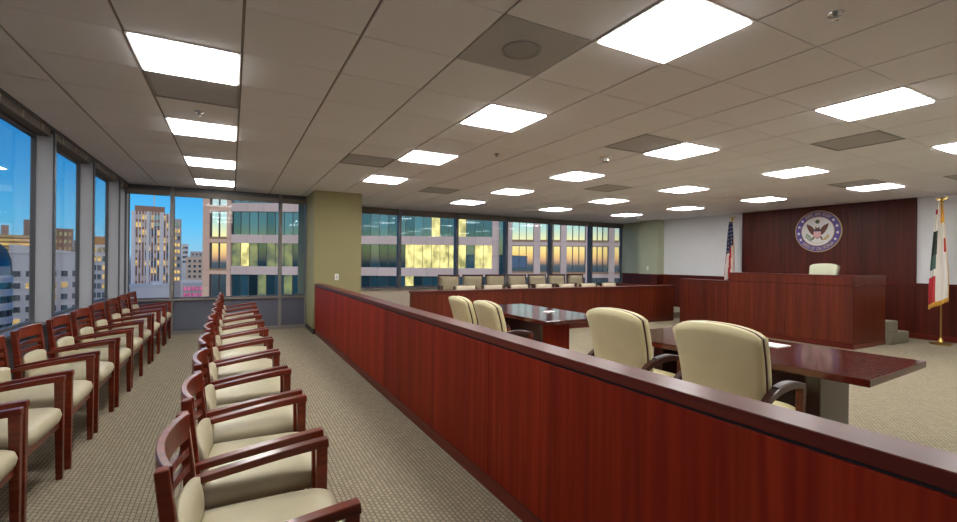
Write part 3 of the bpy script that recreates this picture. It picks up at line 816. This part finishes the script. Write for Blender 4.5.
def build_seal():
    o = empty('court_seal', (XF-.052, 5.535, 2.20)); tag(o, 'round purple and gold court seal with an eagle on the panelling', 'seal')
    R = .50; o.scale = (1, .95, .95)
    def P(x): return lambda a, b, t: (-t, -a, b)      # a to the viewer's right, b up, t towards the room
    fn = P(0)
    circ = lambda r, n=64, ca=0, cb=0: [(ca+r*math.cos(2*PI*k/n), cb+r*math.sin(2*PI*k/n)) for k in range(n)]
    MB().prism(circ(R), fn, 0, .022).build('rim', 'seal_gold', o)
    MB().prism(circ(R-.018), fn, .02, .027).build('ring', 'seal_purple', o)
    MB().prism(circ(.355), fn, .026, .031).build('inner_rim', 'seal_gold', o)
    d = MB().prism(circ(.342), fn, .030, .036).build('disc', 'seal_white', o)
    def star(cx, cy, r):
        return [(cx+(r if k % 2 == 0 else r*.42)*math.sin(PI*k/5), cy+(r if k % 2 == 0 else r*.42)*math.cos(PI*k/5)) for k in range(10)]
    for sg in (-1, 1):
        for a in (38, 16, -6, -28):
            x, y = sg*.418*math.cos(math.radians(a)), .418*math.sin(math.radians(a))
            MB().prism(star(x, y, .042), fn, .026, .031).build('star', 'seal_star', o)
    e = MB().prism([(-.045, .10), (-.02, .125), (.02, .125), (.045, .10), (.06, -.06), (.05, -.15), (0, -.18), (-.05, -.15), (-.06, -.06)], fn, .035, .040).build('eagle_body', 'seal_brown', o)
    for sg in (-1, 1):
        w = [(.04, .0), (.075, .07), (.13, .13), (.19, .165), (.235, .185), (.225, .12), (.20, .05), (.16, -.02), (.11, -.08), (.06, -.09)]
        MB().prism([(sg*a, b) for a, b in w], fn, .035, .042).build('wing', 'seal_brown', e)
        MB().prism([(sg*.05, -.12), (sg*.085, -.12), (sg*.12, -.20), (sg*.09, -.205)], fn, .035, .040).build('leg', 'seal_brown', e)
    MB().prism([(-.018, .12), (.022, .125), (.03, .105), (.02, .085), (-.018, .085)], fn, .040, .046).build('head', 'seal_white', e)
    s = MB().prism([(-.078, .0), (.078, .0), (.078, -.10), (.05, -.145), (0, -.165), (-.05, -.145), (-.078, -.10)], fn, .041, .046).build('shield', 'seal_pink', o)
    MB().prism([(-.08, .04), (.08, .04), (.08, -.002), (-.08, -.002)], fn, .041, .047).build('shield_chief', 'seal_navy', s)
    for k in range(6): B(-.0475, -.046, .064-.0255*k-.004, .064-.0255*k+.004, -.13 if abs(k-2.5) < 2 else -.10, -.003).build('shield_stripe', 'seal_white', s)
    MB().prism(circ(.048, 20, 0, .232), fn, .035, .040).build('glory', 'seal_brown', o)
    MB().prism(circ(.03, 16, 0, .232), fn, .040, .043).build('glory_centre', 'seal_green', o)
    br = MB().prism([(-.105, -.21), (-.16, -.17), (-.22, -.09), (-.225, -.095), (-.165, -.18), (-.105, -.22)], fn, .035, .038).build('olive_branch', 'seal_green', o)
    for (a, b, r) in ((-.225, -.07, .4), (-.245, -.12, 1.2), (-.19, -.10, .2), (-.215, -.16, 1.4), (-.16, -.13, .1), (-.18, -.20, 1.6), (-.13, -.17, .1), (-.14, -.225, 1.8)):
        c_, s_ = math.cos(r), math.sin(r)
        MB().prism([(a+c_*x-s_*y, b+s_*x+c_*y) for x, y in ((-.032, 0), (0, .016), (.034, 0), (0, -.016))], fn, .037, .041).build('leaf', 'seal_green', br)
    ar = MB().prism([(.105, -.215), (.235, -.06), (.242, -.068), (.112, -.225)], fn, .035, .039).build('arrow_bundle', 'seal_arrow', o)
    for k in range(4):
        q = k*.018
        MB().prism([(.11+q, -.215+q*.2), (.225+q*.6, -.075-q*.9), (.235+q*.6, -.082-q*.9), (.12+q, -.222+q*.2)], fn, .036, .040).build('arrow', 'seal_arrow', ar)
    MB().prism([(-.12, -.262), (0, -.285), (.12, -.262), (.12, -.272), (0, -.296), (-.12, -.272)], fn, .035, .038).build('scroll', 'seal_letter', o)
    # lettering around the ring
    def text_arc(txt, a0, a1, r, flip, name):
        m = MB()
        cu = bpy.data.curves.new('glyph', 'FONT'); cu.size = .105; cu.extrude = .002; cu.align_x = 'CENTER'; cu.resolution_u = 2
        tmp = bpy.data.objects.new('glyph', cu); C.objects.link(tmp)
        n = len(txt)
        for k, ch in enumerate(txt):
            if ch == ' ': continue
            cu.body = ch
            dg = bpy.context.evaluated_depsgraph_get(); dg.update()
            me = tmp.evaluated_get(dg).to_mesh()
            ang = math.radians(a0 + (a1-a0)*k/(n-1))
            base = len(m.v)
            th = ang - PI/2 if not flip else ang + PI/2
            for v in me.vertices:
                x, y = v.co.x*.85, v.co.y-.037
                px = r*math.cos(ang) + x*math.cos(th) - y*math.sin(th); py = r*math.sin(ang) + x*math.sin(th) + y*math.cos(th)
                m.v.append(fn(px, py, .028+v.co.z))
            for p in me.polygons: m.f.append(tuple(base+q for q in p.vertices)); m.mi.append(0)
            tmp.evaluated_get(dg).to_mesh_clear()
        bpy.data.objects.remove(tmp); bpy.data.curves.remove(cu)
        if m.v: m.build(name, 'seal_letter', o)
    text_arc('STATE BAR COURT', 128, 52, .418, False, 'upper_lettering')
    text_arc('STATE OF CALIFORNIA', 222, 318, .418, True, 'lower_lettering')
build_seal()

def switch(loc, axis, label):
    o = empty('light_switch', loc); tag(o, label, 'light switch', 'light switches')
    f = (lambda a, b, z0, z1, t0, t1: B(a, b, -t1, -t0, z0, z1)) if axis == 'y' else (lambda a, b, z0, z1, t0, t1: B(-t1, -t0, a, b, z0, z1))
    f(-.037, .037, -.06, .06, 0, .006).build('plate', 'white_plastic', o, bevel=.002)
    f(-.017, .017, -.033, .033, .006, .009).build('rocker', 'vent_grey' if axis == 'y' else 'white_plastic', o)
switch((1.83, 9.28, 1.10), 'y', 'white switch plate on the olive pillar')
switch((11.6, 10.20, 1.27), 'x', 'small white switch plate on the pale green column')

# ------------------------------------------------------------------ the city outside
def spot(px, d, z=0):
    """world point at camera-axis depth d in the direction of column px"""
    lat = (px-478.5)/F_PX*d
    return Vector((lat*math.cos(YAW)+d*math.sin(YAW), -lat*math.sin(YAW)+d*math.cos(YAW), z))
GZ = -46
def building(name, label, px, d, cat='building', turned=True):
    phi = math.atan((px-478.5)/F_PX) if turned else 0      # each block turned square to the camera's line of sight
    o = empty(name, spot(px, d, GZ), -YAW-phi); tag(o, label, cat)
    o.scale = (math.cos(phi), 1, 1)
    return o
def Z(v): return v-GZ      # world height -> local height
g = B(-420, 420, -100, 700, GZ-1, GZ).build('street_ground', 'asphalt'); struct(g, 'dark streets far below the windows', 'ground')

def granite_block():
    d = 58.0; k = d/F_PX
    o = building('granite_office_building', 'granite office building facing the far windows with lit ribbon windows', 478.5, d, turned=False)
    X = lambda px: (px-478.5)*k
    xl, xr = X(202.5), X(660)
    B(xl, xr, .9, 30, 0, Z(26)).build('body', 'granite_pale', o)
    fl = [-7.5, -3.45, .55, 4.55, 8.55, 12.55]               # window sills
    hd = 2.93
    piers = []
    # spandrels: pale bands the width of the ribbon section, jointed into slabs
    for f, z in enumerate(fl):
        z0, z1 = z+hd-4.0, z
        n = 16
        a, b = X(230.5), X(492)
        me = MB().box(0, (b-a)/n-.02, .0, .95, 0, z1-z0).mesh('spandrel_slab', 'granite_pale', bevel=.01)
        for q in range(n):
            s = link('spandrel_slab', me, o); s.location = (a+(b-a)/n*q+.01, .0, Z(z0))
    # ribbon panes
    lit = {}
    rnd = random.Random(4)
    a, b, n = X(230.5), X(492), 30
    pw = (b-a)/n
    meshes = {m: MB().box(.025, pw-.025, .35, .45, 0, hd).mesh('ribbon_pane', m) for m in ('teal_glass', 'dark_teal_glass', 'lit_yellow', 'lit_dim')}
    mul = MB().box(-.03, .03, .3, .5, 0, hd).mesh('mullion', 'dark_alu')
    for f, z in enumerate(fl):
        for q in range(n):
            px = 230.5+(492-230.5)*(q+.5)/n
            m = 'teal_glass' if rnd.random() < .62 else 'dark_teal_glass'
            if f == 2:
                if 404 < px < 446 or 447 < px < 462 or 476 < px < 492: m = 'lit_yellow'
                elif 232 < px < 250 or 282 < px < 288: m = 'lit_dim' if px < 243 or px > 250 else 'lit_yellow'
                elif 251 < px < 282: m = 'lit_dim' if rnd.random() < .5 else 'dark_teal_glass'
            elif f == 3:
                if 430 < px < 439 or 459 < px < 466 or 376 < px < 382: m = 'lit_yellow'
                elif 440 < px: m = 'dark_teal_glass'
            elif f == 1:
                if 255 < px < 290: m = 'lit_dim' if rnd.random() < .6 else 'teal_glass'
                if 403 < px < 411: m = 'lit_yellow'
            s = link('ribbon_pane', meshes[m], o); s.location = (a+pw*q, 0, Z(z))
            s = link('mullion', mul, o); s.location = (a+pw*q, 0, Z(z))
        B(a, b, .38, .42, Z(z+1.02), Z(z+1.09)).build('transom_bar', 'dark_alu', o)
    # punched bays: piers, spandrels and windows of three lights
    bays = [(209.5, 226.5), (512, 533.5), (540, 560.5), (566.5, 585.5), (592, 608.5), (614.5, 631), (637, 653)]
    edges = [(202.5, 209.5), (226.5, 230.5), (492, 512), (533.5, 540), (560.5, 566.5), (585.5, 592), (608.5, 614.5), (631, 637), (653, 660)]
    for p0, p1 in edges:
        for f, z in enumerate(fl):
            mat = 'granite' if p1 < 300 else 'granite_pale'
            B(X(p0)+.005, X(p1)-.005, -.05, .95, Z(z-.5), Z(z+1.48)).build('pier_stone', mat, o, bevel=.012)
            B(X(p0)+.005, X(p1)-.005, -.05, .95, Z(z+1.5), Z(z+3.48)).build('pier_stone', mat, o, bevel=.012)
    for p0, p1 in bays:
        w = X(p1)-X(p0); mat = 'granite' if p1 < 300 else 'granite_pale'
        nl = 2 if p1 < 300 else 3
        hp, dz = hd+.35, -.35
        slab = MB().box(.005, w-.005, -.02, .95, 0, .71).mesh('spandrel_slab', mat, bevel=.012)
        sill = MB().box(0, w, -.03, .95, -.24, 0).mesh('sill', 'granite_sill')
        fr = MB()
        fr.box(0, w, .1, .3, 0, .05).box(0, w, .1, .3, hp-.05, hp)
        for q in range(nl+1): fr.box(w/nl*q-.03 if q else 0, w/nl*q+.03 if q < nl else w, .1, .3, .05, hp-.05)
        fr = fr.mesh('window', 'dark_alu')
        pane = MB().box(.02, w/nl-.02, .26, .29, .05, hp-.05).mesh('pane', 'sunset_glass')
        for f, z in enumerate(fl):
            s = link('spandrel_slab', slab, o); s.location = (X(p0), 0, Z(z+hd-4.0))
            s = link('sill', sill, o); s.location = (X(p0), 0, Z(z+dz))
            wi = link('window', fr, o); wi.location = (X(p0), 0, Z(z+dz))
            for q in range(nl):
                p = link('pane', pane, wi); p.location = (w/nl*q, 0, 0)
    # corner column of blue glass between the ribbon and the punched bays
    B(X(499), X(507), -.3, .6, 0, Z(26)).build('corner_glazing', 'teal_glass', o)
granite_block()

def slab_building(o, w, dep, ztop, mat, rows, cols, win, wmat, z_first, pitch, x_pad=.6, name='window'):
    """body with rows x cols of separate window panes in recessed frames; local x from 0 to w"""
    B(0, w, .25, dep, 0, Z(ztop)).build('wall', mat, o)
    cw = (w-2*x_pad)/cols
    ww, wh = win
    fr = MB()
    fr.box(0, ww, 0, .3, -.12, 0).box(0, ww, 0, .3, wh, wh+.12).box(-.12, 0, 0, .3, -.12, wh+.12).box(ww, ww+.12, 0, .3, -.12, wh+.12)
    fr = fr.mesh(name, mat)
    mats = wmat if isinstance(wmat, list) else [wmat]
    pm = [MB().box(0, ww, .12, .24, 0, wh).mesh('pane', m) for m in mats]
    rnd = random.Random(hash(o.name) & 7 | len(o.name))
    for r in range(rows):
        for c in range(cols):
            wi = link(name, fr, o); wi.location = (x_pad+cw*c+(cw-ww)/2, 0, Z(z_first-pitch*r))
            link('pane', rnd.choice(pm), wi)

def city():
    # white ribbed tower
    d = 200; k = d/F_PX
    o = building('white_tower', 'tall white tower with vertical ribs beyond the far left window', 131, d)
    w = 42*k
    B(0, w, .6, 18, 0, Z(21.5)).build('body', 'tower_brown', o)
    B(1.5, w-3, 4, 14, Z(21.5), Z(25)).build('penthouse', 'tower_brown', o)
    B(w*.55, w*.58, 6, 6.3, Z(25), Z(32)).build('mast', 'stone_white', o)
    n = 13
    rib = MB().box(0, .5, 0, .7, 0, Z(22.2)).mesh('rib', 'tower_white')
    wide = MB().box(0, 1.5, -.2, .7, 0, Z(22.2)).mesh('pier', 'tower_white')
    for q in range(n): s = link('rib', rib, o); s.location = (w/n*q, 0, 0)
    for x in (0, w*.36, w*.72, w-1.5): s = link('pier', wide, o); s.location = (x, 0, 0)
    pane = [MB().box(0, w/n-.55, .25, .58, 0, 2.2).mesh('pane', m) for m in ('pane_grey', 'tower_brown', 'stone_beige', 'pane_grey', 'lit_gold')]
    rnd = random.Random(3)
    for r in range(10):
        for q in range(n):
            s = link('pane', pane[rnd.randrange(5)] if q > 3 else pane[rnd.choice((1, 2, 2, 4))], o); s.location = (w/n*q+.52, 0, Z(18.6-3.4*r))
    o2 = building('white_podium', 'white flat roofed podium at the foot of the ribbed tower', 130, 182)
    B(0, 16.5, 0, 12, 0, Z(-9.6)).build('body', 'tower_white', o2)
    B(-.2, 16.7, -.2, 12.2, Z(-10.6), Z(-9.4)).build('cornice', 'roof_grey', o2)
    B(9, 13, 3, 8, Z(-9.4), Z(-8.2)).build('roof_unit', 'roof_grey', o2)
    # grey tower just behind it
    o = building('grey_tower', 'slim grey tower right of the white ribbed tower', 172.5, 260)
    slab_building(o, 5.0, 12, 24, 'stone_grey', 9, 2, (1.4, 2.0), ['pane_grey', 'lit_gold'], 20, 3.9)
    # distant blocks in the gap
    for nm, lab, px, dd, w, zt, m in (('pale_office_block', 'pale slender office block in the distant gap', 181.5, 330, 5, 12, 'stone_white'),
                                    ('beige_apartment_block', 'beige apartment block in the distant gap', 186, 300, 15, 2.5, 'stone_beige'),
                                    ('distant_tan_block', 'small tan block on the skyline', 190, 420, 12, 8, 'stone_grey')):
        o = building(nm, lab, px, dd)
        slab_building(o, w, 10, zt, m, 4, max(2, int(w/3.2)), (1.6, 1.5), ['pane_grey', 'dark_teal_glass'], zt-3.4, 3.4)
    o = building('parking_deck', 'low grey flat roof below the distant blocks', 181, 150)
    B(0, 9.5, 0, 20, 0, Z(-6.4)).build('body', 'roof_grey', o)
    B(-.1, 9.6, -.1, .3, Z(-6.5), Z(-5.7)).build('parapet', 'stone_white', o)
    o = building('magenta_lit_building', 'low building with magenta lit windows', 182.5, 140)
    slab_building(o, 6.8, 8, -6.6, 'stone_grey', 2, 5, (.95, 1.1), 'lit_magenta', -8.4, 1.9, .2)
    # left windows: white office with square windows and sloping roof
    o = building('white_office_building', 'white office building with square windows and sloping roof beyond the left windows', 9, 140)
    slab_building(o, 24.5, 16, 2.6, 'stone_white', 6, 6, (2.3, 1.75), ['pane_grey', 'dark_teal_glass', 'pane_grey', 'dark_teal_glass', 'lit_gold'], -4.7, 3.72, .5)
    MB().prism([(0, Z(2.6)), (24.5, Z(2.6)), (24.5, Z(3.0)), (0, Z(5.4))], lambda a, b, t: (a, t, b), .1, 16).build('sloping_roof', 'stone_white', o)
    B(-.1, 24.6, 0, .3, Z(2.45), Z(2.75)).build('cornice', 'stone_grey', o)
    # dark curved glass block at the far left edge
    o = building('curved_glass_building', 'dark glass building with rounded top at the left edge', -10, 120)
    MB().lathe([(5.6, 0), (5.6, Z(-3.0)), (5.2, Z(.6)), (4.0, Z(3.4)), (2.0, Z(5.0)), (.1, Z(5.4))], 24, (0.8, 6, 0)).build('body', 'dark_teal_glass', o, smooth=True)
    for z in (-4.5, -8.2, -12, -15.7):
        MB().lathe([(5.75, Z(z-1.0)), (5.75, Z(z+.9))], 24, (.8, 6, 0)).build('spandrel_ring', 'stone_white', o, smooth=True)
    # gold banded block behind
    d = 230; k = d/F_PX
    o = building('gold_banded_block', 'golden horizontally banded block behind the white office', -22, d)
    B(0, 30, .5, 14, 0, Z(13.0)).build('body', 'tower_brown', o)
    for q in range(8): B(-.1, 30.1, 0, .6, Z(11.6-2.1*q), Z(12.9-2.1*q)).build('band', 'lit_gold' if q in (1, 2, 4, 5) else 'stone_tan', o)  # sunset light on the stone put in as glow and tan colour
    for x, w, h in ((7, 3, 3.2), (12, 4, 5), (24.5, 4.5, 8.5)): B(x, x+w, 3, 9, Z(13), Z(13+h)).build('roof_tower', 'tower_brown', o)
    # brown stepped tower
    o = building('brown_stepped_tower', 'brown stepped office tower in the second left window', 52, 200)
    slab_building(o, 9.5, 12, 14.2, 'tower_brown', 6, 4, (1.3, 1.6), ['pane_grey', 'stone_tan'], 11, 3.3)
    o2 = building('brown_annex', 'lower brown annex right of the stepped tower', 73.5, 216)
    slab_building(o2, 7.5, 12, 9.5, 'tower_brown', 5, 3, (1.3, 1.6), ['pane_grey', 'lit_gold'], 6.5, 3.3)
    B(1, 5, 3, 8, Z(9.5), Z(12.5)).build('roof_tower', 'stone_tan', o2)
    # pale gridded block with orange crown
    o = building('orange_topped_block', 'pale gridded block with orange crown in the third left window', 90, 165)
    slab_building(o, 10.5, 12, 6.2, 'stone_white', 7, 5, (1.45, 1.9), ['pane_grey', 'lit_gold', 'teal_glass'], 3.4, 3.3)
    B(.5, 10, .3, 10, Z(6.2), Z(9.2)).build('crown', 'orange_top', o)
city()
